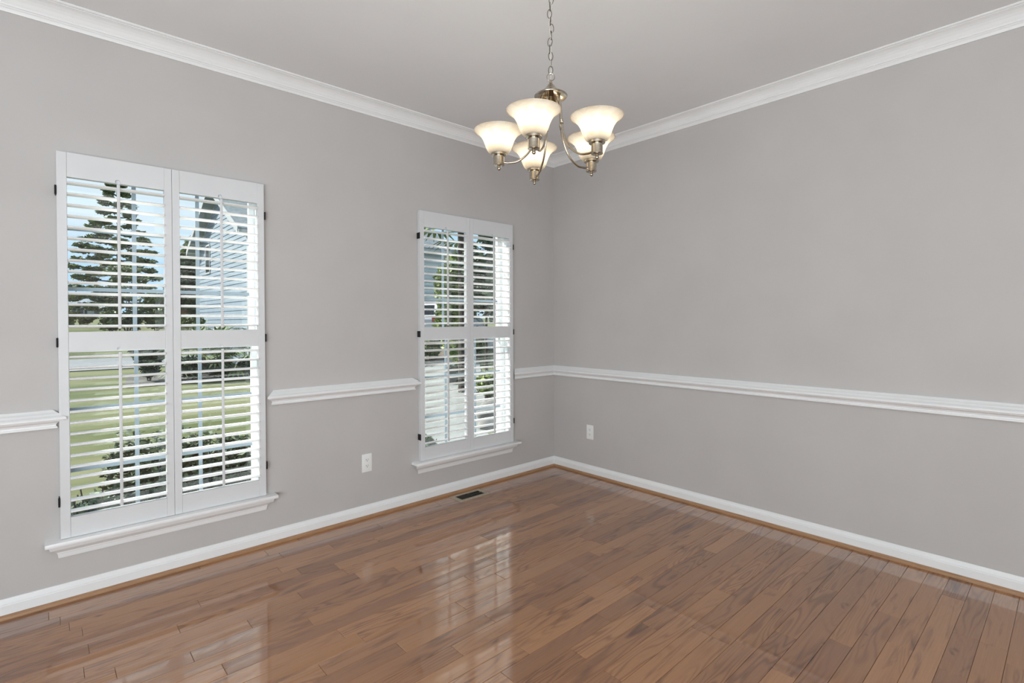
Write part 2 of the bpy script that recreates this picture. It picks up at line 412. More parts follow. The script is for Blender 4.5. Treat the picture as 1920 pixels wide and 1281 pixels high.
yEnd = -(OFF0 + ROWW * row)
ar = B().box(XB, PX0, YB, -0.003, -0.0135, -0.0003).box(PX0, -0.003, YB, yEnd, -0.0135, -0.0003)
ar.obj('floor_beyond', M['oak'], fl)

# baseboards with oak shoe moulding
bp_ = [(0, 0), (.014, 0), (.014, .056), (.0118, .059), (.0118, .063), (.0095, .068), (.0065, .074), (.0052, .0785), (.004, .0832), (0, .0832)]
sp_ = [(.014, 0), (.0295, 0), (.029, .006), (.0265, .0115), (.022, .0160), (.014, .0178)]
for side, nm in (('left', 'baseboard_left'), ('right', 'baseboard_right')):
    far = XB if side == 'left' else YB
    o = moulding(B(), bp_, side, far, 0, 'flat', 'corner').obj(nm, M['trim'])
    setp(o, 'white moulded baseboard under the %s' % ('window wall' if side == 'left' else 'plain wall'), 'baseboard', kind='structure')
    moulding(B(), sp_, side, far, 0, 'flat', 'corner').obj('shoe_moulding', M['shoe'], o)
# crown
cp_ = [(0, 2.632), (.007, 2.632), (.009, 2.637), (.0125, 2.644), (.0175, 2.649), (.0175, 2.652), (.0225, 2.655), (.0245, 2.659), (.0235, 2.662), (.028, 2.668),
       (.035, 2.679), (.045, 2.690), (.056, 2.698), (.066, 2.7025), (.072, 2.704), (.072, 2.7065), (.080, 2.7075), (.0845, 2.711), (.0845, H), (0, H)]
setp(moulding(B(), cp_, 'left', XB, 0, 'flat', 'corner').obj('trim_1', M['trim']), 'white crown moulding above the window wall', 'moulding', kind='structure')
setp(moulding(B(), cp_, 'right', YB, 0, 'flat', 'corner').obj('trim_2', M['trim']), 'white crown moulding above the plain wall', 'moulding', kind='structure')
# chair rail
rp_ = [(0, .8025), (.014, .8025), (.0195, .806), (.0195, .812), (.015, .8155), (.0145, .820), (.019, .829), (.028, .836), (.036, .839), (.040, .8395), (.040, .843),
       (.046, .843), (.050, .847), (.050, .853), (.046, .8575), (.036, .863), (.031, .867), (.027, .871), (.015, .879), (.006, .8875), (0, .8885)]
setp(moulding(B(), rp_, 'left', XB, -3.330, 'flat', 'return').obj('trim_3', M['trim']), 'white chair rail piece ending beside the window nearest the viewer', 'moulding', kind='structure')
setp(moulding(B(), rp_, 'left', -2.368, -1.447, 'return', 'return').obj('trim_4', M['trim']), 'white chair rail piece between the two windows', 'moulding', kind='structure')
setp(moulding(B(), rp_, 'left', -0.470, 0, 'return', 'corner').obj('trim_5', M['trim']), 'short white chair rail piece between the far window and the corner', 'moulding', kind='structure')
setp(moulding(B(), rp_, 'right', YB, 0, 'flat', 'corner').obj('trim_6', M['trim']), 'long white chair rail along the plain wall', 'moulding', kind='structure')

# ------------------------------------------------------------------ windows
ap_ = [(0, .206), (.007, .206), (.0085, .211), (.0105, .226), (.0125, .231), (.0125, .234), (.018, .240), (.026, .247), (.034, .251), (.037, .255), (.040, .266), (.042, .277), (0, .277)]
for i, (c, _) in enumerate(WIN):
    wn = thing('window_%d' % (i + 1), 'white framed double-hung window with grille bars, %s' % ('nearest the viewer' if i == 0 else 'nearest the room corner'), 'window', (c, 0, 0), kind='structure')
    # jamb lining with tracks
    f = B(); y0, y1, t = 0.0, TH, 0.012
    for sx in (-1, 1):
        x1 = sx * OPN_W; x0 = x1 - sx * t
        lo, hi = min(x0, x1), max(x0, x1)
        f.box(lo, hi, 0.0005, 0.052, OPN_Z0, OPN_Z1)
        f.box(lo, hi, 0.058, TH + 0.01, OPN_Z0, OPN_Z1)
        f.box(min(x1 - sx * .004, x1), max(x1 - sx * .004, x1), 0.052, 0.058, OPN_Z0, OPN_Z1)
    f.box(-OPN_W + t, OPN_W - t, 0.0005, TH + 0.01, OPN_Z1 - t, OPN_Z1)
    f.box(-OPN_W + t, OPN_W - t, 0.075, TH + 0.03, OPN_Z0, OPN_Z0 + 0.03)
    f.obj('window_frame', M['vinyl'], wn)
    # sashes
    X = OPN_W - t
    for nm, z0, z1, ya in (('upper_sash', 1.140, OPN_Z1 - t, 0.112), ('lower_sash', OPN_Z0 + 0.03, 1.172, 0.082)):
        s = B(); yb = ya + 0.026; st = 0.026
        s.box(-X, -X + st, ya, yb, z0, z1); s.box(X - st, X, ya, yb, z0, z1)
        s.box(-X + st, X - st, ya, yb, z0, z0 + 0.03); s.box(-X + st, X - st, ya, yb, z1 - 0.03, z1)
        so = s.obj(nm, M['vinyl'], wn)
        B().box(-X + st, X - st, ya + .011, ya + .015, z0 + .03, z1 - .03).obj('pane', M['glass'], so)
        for mx in (-0.141, 0.141):
            B().box(mx - .009, mx + .009, ya + .006, ya + .0105, z0 + .03, z1 - .03).obj('muntin', M['grille'], so)
        for mz in ((1.445, 1.735) if nm == 'upper_sash' else (0.578, 0.868)):
            B().box(-X + st, X - st, ya + .0062, ya + .0103, mz - .009, mz + .009).obj('muntin', M['grille'], so)
    # stool and apron
    B().box(-.496, .496, -.072, .075, .277, .2965, 0.006).obj('window_stool', M['trim'], wn, smooth=True)
    a = B(); mo = moulding(B(), ap_, 'left', -.441, .441, 'return', 'return'); a.add(mo.v, mo.f)
    a.obj('apron', M['trim'], wn)

# ------------------------------------------------------------------ plantation shutters: each hinged leaf is a thing
LEAF_W, SO, SI, LY0, LY1 = 0.4415, 0.0360, 0.0330, -0.034, -0.003
LV_W = LEAF_W - SO - SI - 0.002
PITCH = 0.0506
def louver_mesh():
    b = B(); n = 14; hw, ht = 0.03175, 0.0053; v = []; f = []
    ring = [(hw * math.cos(2 * PI * k / n), ht * math.sin(2 * PI * k / n) * (1.0 + 0.25 * abs(math.sin(2 * PI * k / n)))) for k in range(n)]
    for s in (-1, 1):
        for y, z in ring: v.append((s * LV_W / 2, y, z))
    f = [(k, (k + 1) % n, n + (k + 1) % n, n + k) for k in range(n)] + [tuple(range(n)), tuple(range(n, 2 * n))]
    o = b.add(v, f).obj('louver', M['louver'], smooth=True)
    return o
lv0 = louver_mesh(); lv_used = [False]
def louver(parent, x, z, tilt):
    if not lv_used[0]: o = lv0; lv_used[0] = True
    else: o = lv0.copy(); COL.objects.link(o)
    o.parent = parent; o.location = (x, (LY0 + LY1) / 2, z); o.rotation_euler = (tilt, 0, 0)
def leaf(xa, outer_left, label, tu, tl):
    """xa: world x of the leaf's low-x edge; local x runs 0..LEAF_W"""
    t = thing('plantation_shutter', label, 'shutter', (xa, 0, 0.2985), group='white louvered shutter leaves')
    z00 = 0.2985
    sl, sr = (SO, SI) if outer_left else (SI, SO)
    zt = 2.0605 - z00
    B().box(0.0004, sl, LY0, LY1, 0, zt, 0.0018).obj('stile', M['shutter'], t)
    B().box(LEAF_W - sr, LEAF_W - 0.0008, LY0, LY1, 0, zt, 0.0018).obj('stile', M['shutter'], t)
    xc = (sl + LEAF_W - sr) / 2; x0, x1 = sl + .0004, LEAF_W - sr - .0004
    def rail(za, zb, notch):
        za -= z00; zb -= z00
        b = B(); ym = LY0 + 0.012
        to = lambda a, c, h: (a, h, c)
        b.box(x0, x1, ym, LY1 - .0004, za, zb)
        if notch:
            r = 0.0095
            arc = [(xc + r * math.cos(PI - PI * k / 10), za + 0.008 + r * math.sin(PI * k / 10)) for k in range(11)]
            L_ = [(x0, za), (xc - r, za)] + arc + [(xc + r, za), (x1, za), (x1, zb), (x0, zb)]
            # split in strips so that the polygon stays simple to fill
            b.prism([(x0, za), (xc - r, za), (xc - r, zb), (x0, zb)], LY0 + .0007, ym, to)
            b.prism([(xc + r, za), (x1, za), (x1, zb), (xc + r, zb)], LY0 + .0007, ym, to)
            for k in range(10):
                (ax, az), (bx, bz) = arc[k], arc[k + 1]
                b.prism([(ax, az), (bx, bz), (bx, zb), (ax, zb)], LY0 + .0007, ym, to)
        else: b.box(x0, x1, LY0 + .0007, ym, za, zb)
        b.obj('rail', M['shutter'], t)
    rail(1.949, 2.0605, True); rail(1.1485, 1.2405, True); rail(0.2985, 0.3905, False)
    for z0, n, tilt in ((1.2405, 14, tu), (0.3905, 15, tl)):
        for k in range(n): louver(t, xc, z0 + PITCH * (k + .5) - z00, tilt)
        zlo = z0 + PITCH * .5 - .012 - z00; zhi = z0 + PITCH * (n - .5) + .016 - z00
        yr = (LY0 + LY1) / 2 - 0.0318 * math.cos(tilt); dz = -0.0318 * math.sin(tilt)
        B().box(xc - .0062, xc + .0062, yr - .011, yr - .0012, zlo + dz, zhi + dz, 0.003).obj('tilt_rod', M['shutter'], t, smooth=True)
    ex = 0.0 if outer_left else LEAF_W; sg = -1 if outer_left else 1
    for hz in (1.883, 1.193, 0.468):
        h = B(); xa_, xb_ = sorted((ex + sg * .0004, ex + sg * .0045))
        h.box(xa_, xb_, LY0 - .001, LY1, hz - .021 - z00, hz + .021 - z00)
        h.lathe([(.0001, -.022), (.0035, -.021), (.0038, -.018), (.0038, .018), (.0035, .021), (.0001, .022)], 10, Matrix.Translation((ex + sg * .003, LY0 - .002, hz - z00)))
        h.obj('hinge', M['black'], t, smooth=True)
c1, c2 = WIN[0][0], WIN[1][0]
leaf(c1 - LEAF_W, True, 'left leaf of the louvered shutter pair on the window nearest the viewer', math.atan(.005), math.atan(-.06))
leaf(c1, False, 'right leaf of the louvered shutter pair on the window nearest the viewer', math.atan(.015), math.atan(-.015))
leaf(c2 - LEAF_W, True, 'left leaf of the louvered shutter pair on the window by the room corner', math.atan(.05), math.atan(-.24))
leaf(c2, False, 'right leaf of the louvered shutter pair on the window by the room corner', math.atan(-.09), math.atan(0.0))

# ------------------------------------------------------------------ outlets and floor register
def outlet(loc, rz, label):
    t = thing('wall_outlet', label, 'outlet', loc, rz, 'duplex wall outlets')     # local: wall plane y=0, faces -y, z up, centre at origin
    B().box(-.035, .035, -.006, -.0004, -.059, .059, .003).obj('cover_plate', M['plate'], t, smooth=True)
    for s in (1, -1):
        poly = [(.0165 * math.cos(a) if abs(math.cos(a)) < .92 else math.copysign(.0152, math.cos(a)), s * .0195 + .0135 * math.sin(a)) for a in [2 * PI * k / 20 for k in range(20)]]
        r = B().prism(poly, -.0078, -.0055, lambda a, c, h: (a, h, c)).obj('receptacle', M['plate'], t)
        z = s * .0195
        B().box(-.0075, -.0052, -.0083, -.0074, z - .001, z + .0075).box(.0052, .0075, -.0083, -.0074, z - .0002, z + .0068).lathe(
            [(.0001, 0), (.0026, 0), (.0026, .0009), (.0001, .0009)], 12, Matrix.Translation((0, -.0074, z - .0065)) @ Matrix.Rotation(PI / 2, 4, 'X')).obj('slot', M['slot'], r)
    B().lathe([(.0001, 0), (.003, 0), (.0026, .0012), (.0001, .0014)], 12, Matrix.Translation((0, -.0058, 0)) @ Matrix.Rotation(PI / 2, 4, 'X')).obj('screw', M['plate'], t)
outlet((-1.792, 0, .3575), 0, 'white duplex outlet low on the window wall between the windows')
outlet((0, -.411, .3575), -PI / 2, 'white duplex outlet low on the plain wall near the corner')

v = thing('floor_register', 'small bronze floor vent set in the boards below the far window', 'vent', (-1.040, -.1285, 0.0))
hx, hy = .138, .070; ix, iy = .104, .041
fr_ = B()
ring = lambda x, y, z: [(-x, -y, z), (x, -y, z), (x, y, z), (-x, y, z)]
vs = ring(hx, hy, .0003) + ring(hx - .002, hy - .002, .0042) + ring(ix + .006, iy + .006, .0052) + ring(ix, iy, .0035) + ring(ix, iy, .0006)
fs = [(4 * j + k, 4 * j + (k + 1) % 4, 4 * j + 4 + (k + 1) % 4, 4 * j + 4 + k) for j in range(4) for k in range(4)]
fr_.add(vs, fs).obj('flange', M['bronze'], v)
B().box(-ix, ix, -iy, iy, .0003, .0009).obj('damper', M['slot'], v)
for nm, sg, mm in (('louver_bank', -1, M['vent_dark']), ('louver_bank', 1, M['vent_reflect'])):
    lb = B()
    for k in range(11):
        xx = sg * (.006 + k * .0098)
        T = Matrix.Translation((xx, 0, .0026)) @ Matrix.Rotation(sg * math.radians(28), 4, 'Y')
        lb.box(-.0036, .0036, -iy, iy, -.0005, .0005, T=T)
    lb.box(sg * .003 - .0012 if sg > 0 else -.0042, .0042 if sg > 0 else sg * .003 + .0012, -iy, iy, .001, .0042)
    lb.box(min(sg * .004, sg * ix), max(sg * .004, sg * ix), -.0012, .0012, .0012, .0038)
    lb.obj(nm, mm, v)
B().box(.088, .096, -.003, .003, .003, .0075, .001).obj('lever', M['bronze'], v)

# ------------------------------------------------------------------ chandelier
CX, CY = -1.910, -1.7745
ch = thing('chandelier', 'brushed nickel chandelier with five lit alabaster bell shades, hanging by a chain', 'chandelier', (CX, CY, H))
Z = lambda z: z - H
def smooth_pts(ctrl, n=8):
    P = [Vector(c) for c in ctrl]; P = [P[0] * 2 - P[1]] + P + [P[-1] * 2 - P[-2]]; o = []
    for i in range(1, len(P) - 2):
        for k in range(n):
            t = k / n; p0, p1, p2, p3 = P[i - 1:i + 3]
            o.append(0.5 * ((2 * p1) + (-p0 + p2) * t + (2 * p0 - 5 * p1 + 4 * p2 - p3) * t * t + (-p0 + 3 * p1 - 3 * p2 + p3) * t ** 3))
    return o + [P[-2]]
B().lathe([(.0001, Z(2.674)), (.012, Z(2.675)), (.03, Z(2.686)), (.055, Z(2.700)), (.064, Z(2.708)), (.064, Z(2.7158)), (.0001, Z(2.7158))], 32).obj('ceiling_canopy', M['nickel'], ch, smooth=True)
# chain
def link_pts(hh, hw, turn, tilt):
    p = []
    for k in range(20):
        a = 2 * PI * k / 20; sx = hw * math.cos(a); sz = hh * math.sin(a) * (1.0 if abs(math.sin(a)) < .9 else 1.0)
        q = Vector((sx, 0, sz)); q.rotate(Matrix.Rotation(tilt, 3, 'Y')); q.rotate(Matrix.Rotation(turn, 3, 'Z')); p.append(q)
    return p
zc = 2.226; k = 0
while zc < 2.678:
    sway = .0035 * math.sin(k * 1.3 + .4) * min(1, k / 3.0)
    turn = (-0.75 if k % 2 == 0 else 0.82) + R.uniform(-.25, .25)
    B().tube([q + Vector((sway, -sway * .6, 0)) for q in link_pts(.0165, .0082, turn, R.uniform(-.14, .14))], .00145, 6, closed=True).obj('chain_link', M['chain'], ch, (0, 0, Z(zc + .0165)), smooth=True)
    zc += .0268; k += 1
B().tube(smooth_pts([(0, 0, Z(2.205)), (.004, .002, Z(2.24)), (-.003, -.003, Z(2.29)), (.005, .001, Z(2.35)), (-.004, .003, Z(2.42)), (.004, -.003, Z(2.5)), (-.003, .002, Z(2.58)), (0, 0, Z(2.678))], 5), .0016, 6).obj('power_cord', M['cord'], ch, smooth=True)
rg = [Vector((.0150 * math.cos(2 * PI * k / 28), 0, .0135 * math.sin(2 * PI * k / 28))) for k in range(28)]
for q in rg: q.rotate(Matrix.Rotation(-YAW, 3, 'Z'))
B().tube(rg, .0016, 8, closed=True).obj('hanging_loop', M['nickel'], ch, (0, 0, Z(2.2165)), smooth=True)
B().lathe([(.0001, Z(2.2065)), (.0035, Z(2.206)), (.005, Z(2.203)), (.0042, Z(2.199)), (.006, Z(2.196)), (.006, Z(2.188)), (.0001, Z(2.188))], 16).obj('stem', M['nickel'], ch, smooth=True)
capp = [(.0001, 2.192), (.007, 2.191), (.012, 2.186), (.020, 2.175), (.030, 2.165), (.042, 2.157), (.054, 2.151), (.0615, 2.1465), (.0635, 2.1435), (.0625, 2.1415), (.058, 2.1425), (.045, 2.148), (.030, 2.157), (.015, 2.165), (.0001, 2.168)]
B().lathe([(r, Z(z)) for r, z in capp], 40).obj('canopy_cap', M['nickel'], ch, smooth=True)
hubp = [(.0001, 2.168), (.010, 2.166), (.012, 2.155), (.010, 2.145), (.013, 2.135), (.019, 2.123), (.022, 2.115), (.020, 2.110), (.010, 2.104), (.006, 2.098), (.008, 2.093), (.005, 2.087), (.0001, 2.085)]
B().lathe([(r, Z(z)) for r, z in hubp], 28).obj('hub', M['nickel'], ch, smooth=True)
ZB = 1.870
ARMS = [(205.9, .198, 0.0), (134.6, .200, .001), (63.3, .203, -.006), (-11.0, .2, .003), (-80.6, .199, .001)]
shade_p = [(.0270, .0585), (.034, .0590), (.041, .0640), (.0465, .0725), (.0505, .0820), (.0540, .0925), (.0578, .1030), (.0625, .1135), (.0690, .1240), (.0765, .1325), (.0850, .1395), (.0925, .1445), (.0945, .1455)]
for deg, rad, dz in ARMS:
    a = math.radians(deg); ca, sa = math.cos(a), math.sin(a); zb = Z(ZB + dz)
    P = lambda r, z: (r * ca, r * sa, z)
    path = smooth_pts([P(.032, Z(2.150)), P(.040, Z(2.125)), P(.0445, Z(2.085)), P(.0485, Z(2.035)), P(.060, Z(1.980)), P(.086, Z(1.930)), P(.125, Z(1.899)), P(.160, zb + .0215), P(rad - .016, zb + .0235)], 6)
    arm = B().tube(path, .0041, 10).obj('arm', M['nickel'], ch, smooth=True)
    zk = Z(2.035)
    B().lathe([(.0042, -.010), (.0065, -.009), (.0065, -.006), (.0048, -.004), (.0072, -.001), (.0072, .002), (.005, .004), (.0064, .007), (.0064, .009), (.0042, .010)], 14,
              Matrix.Translation(P(.0485, zk)) @ Matrix.Rotation(math.radians(-8), 4, Vector((-sa, ca, 0)))).obj('collar', M['nickel'], arm, smooth=True)
    T = Matrix.Translation((rad * ca, rad * sa, zb))
    cup = [(.0001, .0105), (.017, .0105), (.0205, .0115), (.0215, .0135), (.0208, .015), (.0208, .049), (.0215, .0495), (.0285, .0495), (.0295, .0505), (.0295, .0690), (.0285, .0695), (.0250, .0695), (.0245, .056), (.0001, .056)]
    sc = B().lathe(cup, 32, T).obj('socket_cup', M['nickel'], ch, smooth=True)
    fin = [(.0001, -.0073), (.0035, -.0066), (.0062, -.004), (.0073, 0), (.0062, .0038), (.0038, .0060), (.0032, .0075), (.0055, .0090), (.0075, .0106), (.0001, .0106)]
    B().lathe(fin, 18, T).obj('finial', M['nickel'], sc, smooth=True)
    sh = B(); sh.lathe(shade_p, 48, None, cap=False)
    sh.tube([(.0945 * math.cos(2 * PI * k / 48), .0945 * math.sin(2 * PI * k / 48), .1455) for k in range(48)], .0016, 6, closed=True)
    sh.obj('lamp_shade', M['alabaster'], ch, (rad * ca, rad * sa, zb), smooth=True)
    B().lathe([(.0001, .056), (.0130, .056), (.0150, .066), (.0235, .078), (.0255, .086), (.0255, .0935), (.0220, .0965), (.0001, .097)], 20, T).obj('bulb_base', M['plate'], ch, smooth=True)
    B().lathe([(.0001, .0965), (.010, .097), (.013, .100), (.0165, .106), (.0205, .114), (.0215, .122), (.0195, .131), (.013, .138), (.006, .141), (.0001, .1415)], 18, T).obj('light_bulb', M['bulb'], ch, smooth=True)

# ------------------------------------------------------------------ outdoors: ground
def sst(a, b_, x):
    t = min(1, max(0, (x - a) / (b_ - a))); return t * t * (3 - 2 * t)
def gz(x, y):
    z = -0.6 + 1.6 * sst(24, 36, y) + 1.25 * min(1, max(0, (y - 45) / 110.0))
    return z + 0.95 * sst(4.5, 8.5, x) * sst(10, 15, y) * (1 - sst(22, 34, y))
def sheet(name, xs, ys, m, dz, label, cat):
    v = [(x, y, gz(x, y) + dz) for y in ys for x in xs]; nx = len(xs)
    f = [(j * nx + i, j * nx + i + 1, (j + 1) * nx + i + 1, (j + 1) * nx + i) for j in range(len(ys) - 1) for i in range(nx - 1)]
    o = new_obj(name, v, f, m, smooth=True); setp(o, label, cat, kind='structure'); return o
xs = [-60, -40, -25, -15, -8, -4, -2, 0, 1.5, 3, 4, 4.5, 5, 5.5, 6, 6.5, 7, 7.5, 8, 8.5, 9, 10, 12, 16, 22, 32, 50, 80, 120, 180]
ys = [TH + .03, 2, 4, 6, 8, 10, 11, 12, 13, 14, 15, 16, 18, 20, 22, 24, 25, 26, 27, 28, 29, 30, 31, 32, 33, 34, 35, 36, 38, 41, 45, 60, 80, 110, 155, 220, 300]
sheet('lawn', xs, ys, M['grass'], 0, 'green lawn with straw coloured patches outside the windows', 'lawn')
sheet('road', [-60, -30, -15, -8, -4, 0, 2.4], [22.7, 23.5, 24.3, 25, 25.6, 26.2, 26.8], M['road'], .03, 'pale grey road beyond the lawn', 'road')
def poly_sheet(name, left, right, m, dz, label, cat, n=14):
    v = []; f = []
    for k in range(n + 1):
        t = k / n
        def at(L):
            q = t * (len(L) - 1); i = min(int(q), len(L) - 2); u = q - i
            return (L[i][0] * (1 - u) + L[i + 1][0] * u, L[i][1] * (1 - u) + L[i + 1][1] * u)
        a, c_ = at(left), at(right)
        for s in range(6):
            u = s / 5; x, y = a[0] * (1 - u) + c_[0] * u, a[1] * (1 - u) + c_[1] * u; v.append((x, y, gz(x, y) + dz))
    f = [(j * 6 + i, j * 6 + i + 1, (j + 1) * 6 + i + 1, (j + 1) * 6 + i) for j in range(n) for i in range(5)]
    setp(new_obj(name, v, f, m, smooth=True), label, cat, kind='structure')
poly_sheet('driveway', [(-.3, 2.0), (.5, 3.5), (2.6, 8.0), (5.2, 13.2)], [(1.7, 2.6), (2.15, 3.6), (5.75, 7.8), (8.9, 12.2)], M['concrete'], .03, 'pale concrete driveway in front of the far window', 'driveway')
poly_sheet('parking_pad', [(6.2, 14.0), (7.0, 17.2)], [(10.5, 13.2), (14, 17.0)], M['concrete'], .04, 'pale concrete parking pad under the silver car', 'driveway', 6)
poly_sheet('soil_strip', [(5.2, 13.2), (5.6, 14.2)], [(8.9, 12.2), (9.8, 13.2)], M['soil'], .035, 'tan soil strip behind the driveway', 'soil', 5)
poly_sheet('mulch_bed', [(-4.2, .25), (-4.2, 2.8)], [(-.6, .25), (-.9, 2.7)], M['mulch'], .04, 'grey mulch bed under the near hedge', 'mulch', 4)
poly_sheet('mulch_island', [(-1.6, 15.2), (-1.2, 19)], [(2.4, 15.0), (2.7, 19)], M['mulch'], .04, 'mulch island around the fan palms across the lawn', 'mulch', 5)
poly_sheet('mulch_corner', [(1.75, 2.2), (2.2, 3.6), (5.8, 7.8), (7.2, 9.6)], [(3.5, 1.2), (5, 3.4), (8, 7), (9.5, 9)], M['mulch'], .04, 'mulch bed beside the driveway near the corner', 'mulch', 8)

# foliage: many small folded leaves in one mesh
def leaves(name, pts, size, m, parent, up=0.3, long=1.6):
    n = len(pts); P = np.asarray(pts, float)
    d = NR.normal(size=(n, 3)); d[:, 2] = np.abs(d[:, 2]) * up - .15 + d[:, 2] * .35; d /= np.linalg.norm(d, axis=1)[:, None]
    u = np.cross(d, NR.normal(size=(n, 3))); u /= np.linalg.norm(u, axis=1)[:, None]
    nn = np.cross(d, u); s = size * NR.uniform(.6, 1.25, (n, 1))
    V = np.empty((n, 4, 3))
    V[:, 0] = P - d * s * long * .5; V[:, 1] = P + u * s * .42 + nn * s * .12; V[:, 2] = P + d * s * long * .5; V[:, 3] = P - u * s * .42 + nn * s * .12
    me = bpy.data.meshes.new(name); me.vertices.add(4 * n); me.vertices.foreach_set('co', V.reshape(-1))
    me.loops.add(4 * n); me.loops.foreach_set('vertex_index', np.arange(4 * n, dtype=np.int32))
    me.polygons.add(n); me.polygons.foreach_set('loop_start', np.arange(0, 4 * n, 4, dtype=np.int32))
    me.polygons.foreach_set('loop_total', np.full(n, 4, dtype=np.int32))
    me.update(calc_edges=True); me.validate()
    me.materials.append(m); o = bpy.data.objects.new(name, me); COL.objects.link(o); o.parent = parent; o['kind'] = 'stuff'
    return o
def blob(n, c, r, shell=.55):
    d = NR.normal(size=(n, 3)); d /= np.linalg.norm(d, axis=1)[:, None]
    return np.asarray(c) + d * (NR.uniform(shell, 1.0, (n, 1)) ** .6) * np.asarray(r)
def tree(loc, label, h, kind, m, group=None, name='tree', n=5000, size=.16, crown=(1.8, 3.0), trunks=1, bark='bark'):
    x, y = loc; z0 = gz(x, y)
    t = thing(name, label, 'tree', (x, y, z0), group=group)
    b = B()
    for k in range(trunks):
        a = 2 * PI * k / max(1, trunks) + .5; sp = 0 if trunks == 1 else 1
        top = crown[1] * .9 if trunks > 1 else h * .86
        b.tube(smooth_pts([(sp * .12 * math.cos(a), sp * .12 * math.sin(a), -.05), (sp * .4 * math.cos(a), sp * .4 * math.sin(a), top * .4), (sp * .9 * math.cos(a) + .05, sp * .9 * math.sin(a), top)], 3), [.045 * h / 4 * (1 - .7 * i / 6) for i in range(7)], 7)
    if kind == 'cone':
        for k in range(22):
            a = k * 2.4; zz = crown[1] + (h - crown[1]) * k / 24; rr = crown[0] * (1 - .85 * k / 24)
            b.tube([(0, 0, zz), (rr * .55 * math.cos(a), rr * .55 * math.sin(a), zz + .12), (rr * .95 * math.cos(a), rr * .95 * math.sin(a), zz + .1)], [.05, .03, .01], 5)
    b.obj('trunk', M[bark], t, smooth=True)
    pts = []
    if kind == 'cone':
        L_ = 15
        for k in range(L_):
            f_ = k / (L_ - 1); zz = crown[1] + (h - crown[1]) * f_; rr = crown[0] * (1 - f_) ** .75 + .12
            m_ = max(4, int(10 * (1 - f_) + 3))
            for j in range(m_):
                a = 2 * PI * j / m_ + k * .7 + R.uniform(-.25, .25); q = rr * R.uniform(.45, 1.0)
                cc = (q * math.cos(a), q * math.sin(a), zz + R.uniform(-.12, .12) - .08 * q)
                pts.append(blob(int(n / (L_ * 8)), cc, (.22 + .26 * rr * .5, .22 + .26 * rr * .5, .16), .1))
    else:
        m_ = 26
        for j in range(m_):
            d = Vector((R.gauss(0, 1), R.gauss(0, 1), R.gauss(0, 1))).normalized() * R.uniform(.35, .95)
            cc = (d.x * crown[0], d.y * crown[0], (h + crown[1]) / 2 + d.z * (h - crown[1]) / 2)
            pts.append(blob(n // m_, cc, (crown[0] * .36, crown[0] * .36, (h - crown[1]) * .15), .2))
    leaves('foliage', np.concatenate(pts), size, M[m], t)
    return t
def shrub(loc, label, r, h, m, n=1500, size=.07, group=None, z=None, name='shrub', cat='shrub'):
    x, y = loc; z0 = gz(x, y) if z is None else z
    t = thing(name, label, cat, (x, y, z0), group=group)
    b = B()
    for k in range(7):
        a = k * .9 + .3; q = r * R.uniform(.3, .7)
        b.tube([(0.03 * math.cos(a), .03 * math.sin(a), -.03), (q * .5 * math.cos(a), q * .5 * math.sin(a), h * .4), (q * math.cos(a), q * math.sin(a), h * .85)], [.014, .01, .005], 5)
    b.obj('stem', M['bark'], t)
    pts = [blob(n // 12, (r * .62 * math.cos(j * 2.4) * math.sqrt(((j * .618) % 1)), r * .62 * math.sin(j * 2.4) * math.sqrt(((j * .618) % 1)), h * (.35 + .42 * R.random())), (r * .45, r * .45, h * .26), .3) for j in range(12)]
    P = np.concatenate(pts); P[:, 2] = np.maximum(P[:, 2], .02)
    leaves('foliage', P, size, M[m], t)
    return t
def fan_palm(loc, label, h, R_, n, m='leaf_palm', group=None, trunk=0.0, name='fan_palm', trunk_r=.09):
    x, y = loc; t = thing(name, label, 'palm', (x, y, gz(x, y)), group=group)
    b = B(); b.tube([(0, 0, -.03), (.02, 0, trunk * .5 + .05), (0, .02, trunk + .12)], [trunk_r, trunk_r * .9, trunk_r * .8], 9); b.obj('trunk', M['bark'], t, smooth=True)
    for k in range(n):
        a = k * 2.399; el = math.radians(78 - 92 * (k / n) * (1 if trunk else .75)) + R.uniform(-.12, .12)
        dr = Vector((math.cos(a) * math.cos(el), math.sin(a) * math.cos(el), math.sin(el))); base = Vector((0, 0, trunk + .1)); tip = base + dr * R_ * R.uniform(.5, .62)
        q = B(); q.tube([base, base.lerp(tip, .6), tip], [.012, .008, .006], 5)
        side = dr.cross(Vector((0, 0, 1)));  side = side.normalized() if side.length > .05 else Vector((1, 0, 0)); nrm = side.cross(dr)
        F = R_ * .48
        for s in range(11):
            g = math.radians(-78 + 15.6 * s); d2 = dr * math.cos(g) + side * math.sin(g); w2 = (side * math.cos(g) - dr * math.sin(g)) * F * .06
            mid = tip + d2 * F * .55 + nrm * .02; end = tip + d2 * F - Vector((0, 0, F * .22))
            q.add([tip, mid + w2, end, mid - w2], [(0, 1, 2, 3)])
        q.obj('frond', M[m], t)
    return t

# near hedge under the first window
for x, y, r, h, lb in [(-3.06, 1.75, .30, .74, 'dark green hedge shrub below the near window, leftmost and lowest of four'), (-2.70, 1.95, .38, 1.02, 'dark green hedge shrub below the near window, second from the left of four'),
                       (-2.32, 1.9, .38, 1.0, 'dark green hedge shrub below the near window, third from the left of four'), (-1.98, 2.05, .34, .84, 'dark green hedge shrub below the near window, rightmost of four')]:
    shrub((x, y), lb, r, h, 'leaf_hedge', 3600, .038, 'hedge shrubs below the near window')
shrub((-3.12, 2.1), 'small bright green shrub at the end of the near hedge', .16, .42, 'leaf_bright', 500, .05)
shrub((.30, 2.55), 'small grey green shrub at the driveway edge below the far window', .22, .42, 'leaf_hedge', 900, .05)
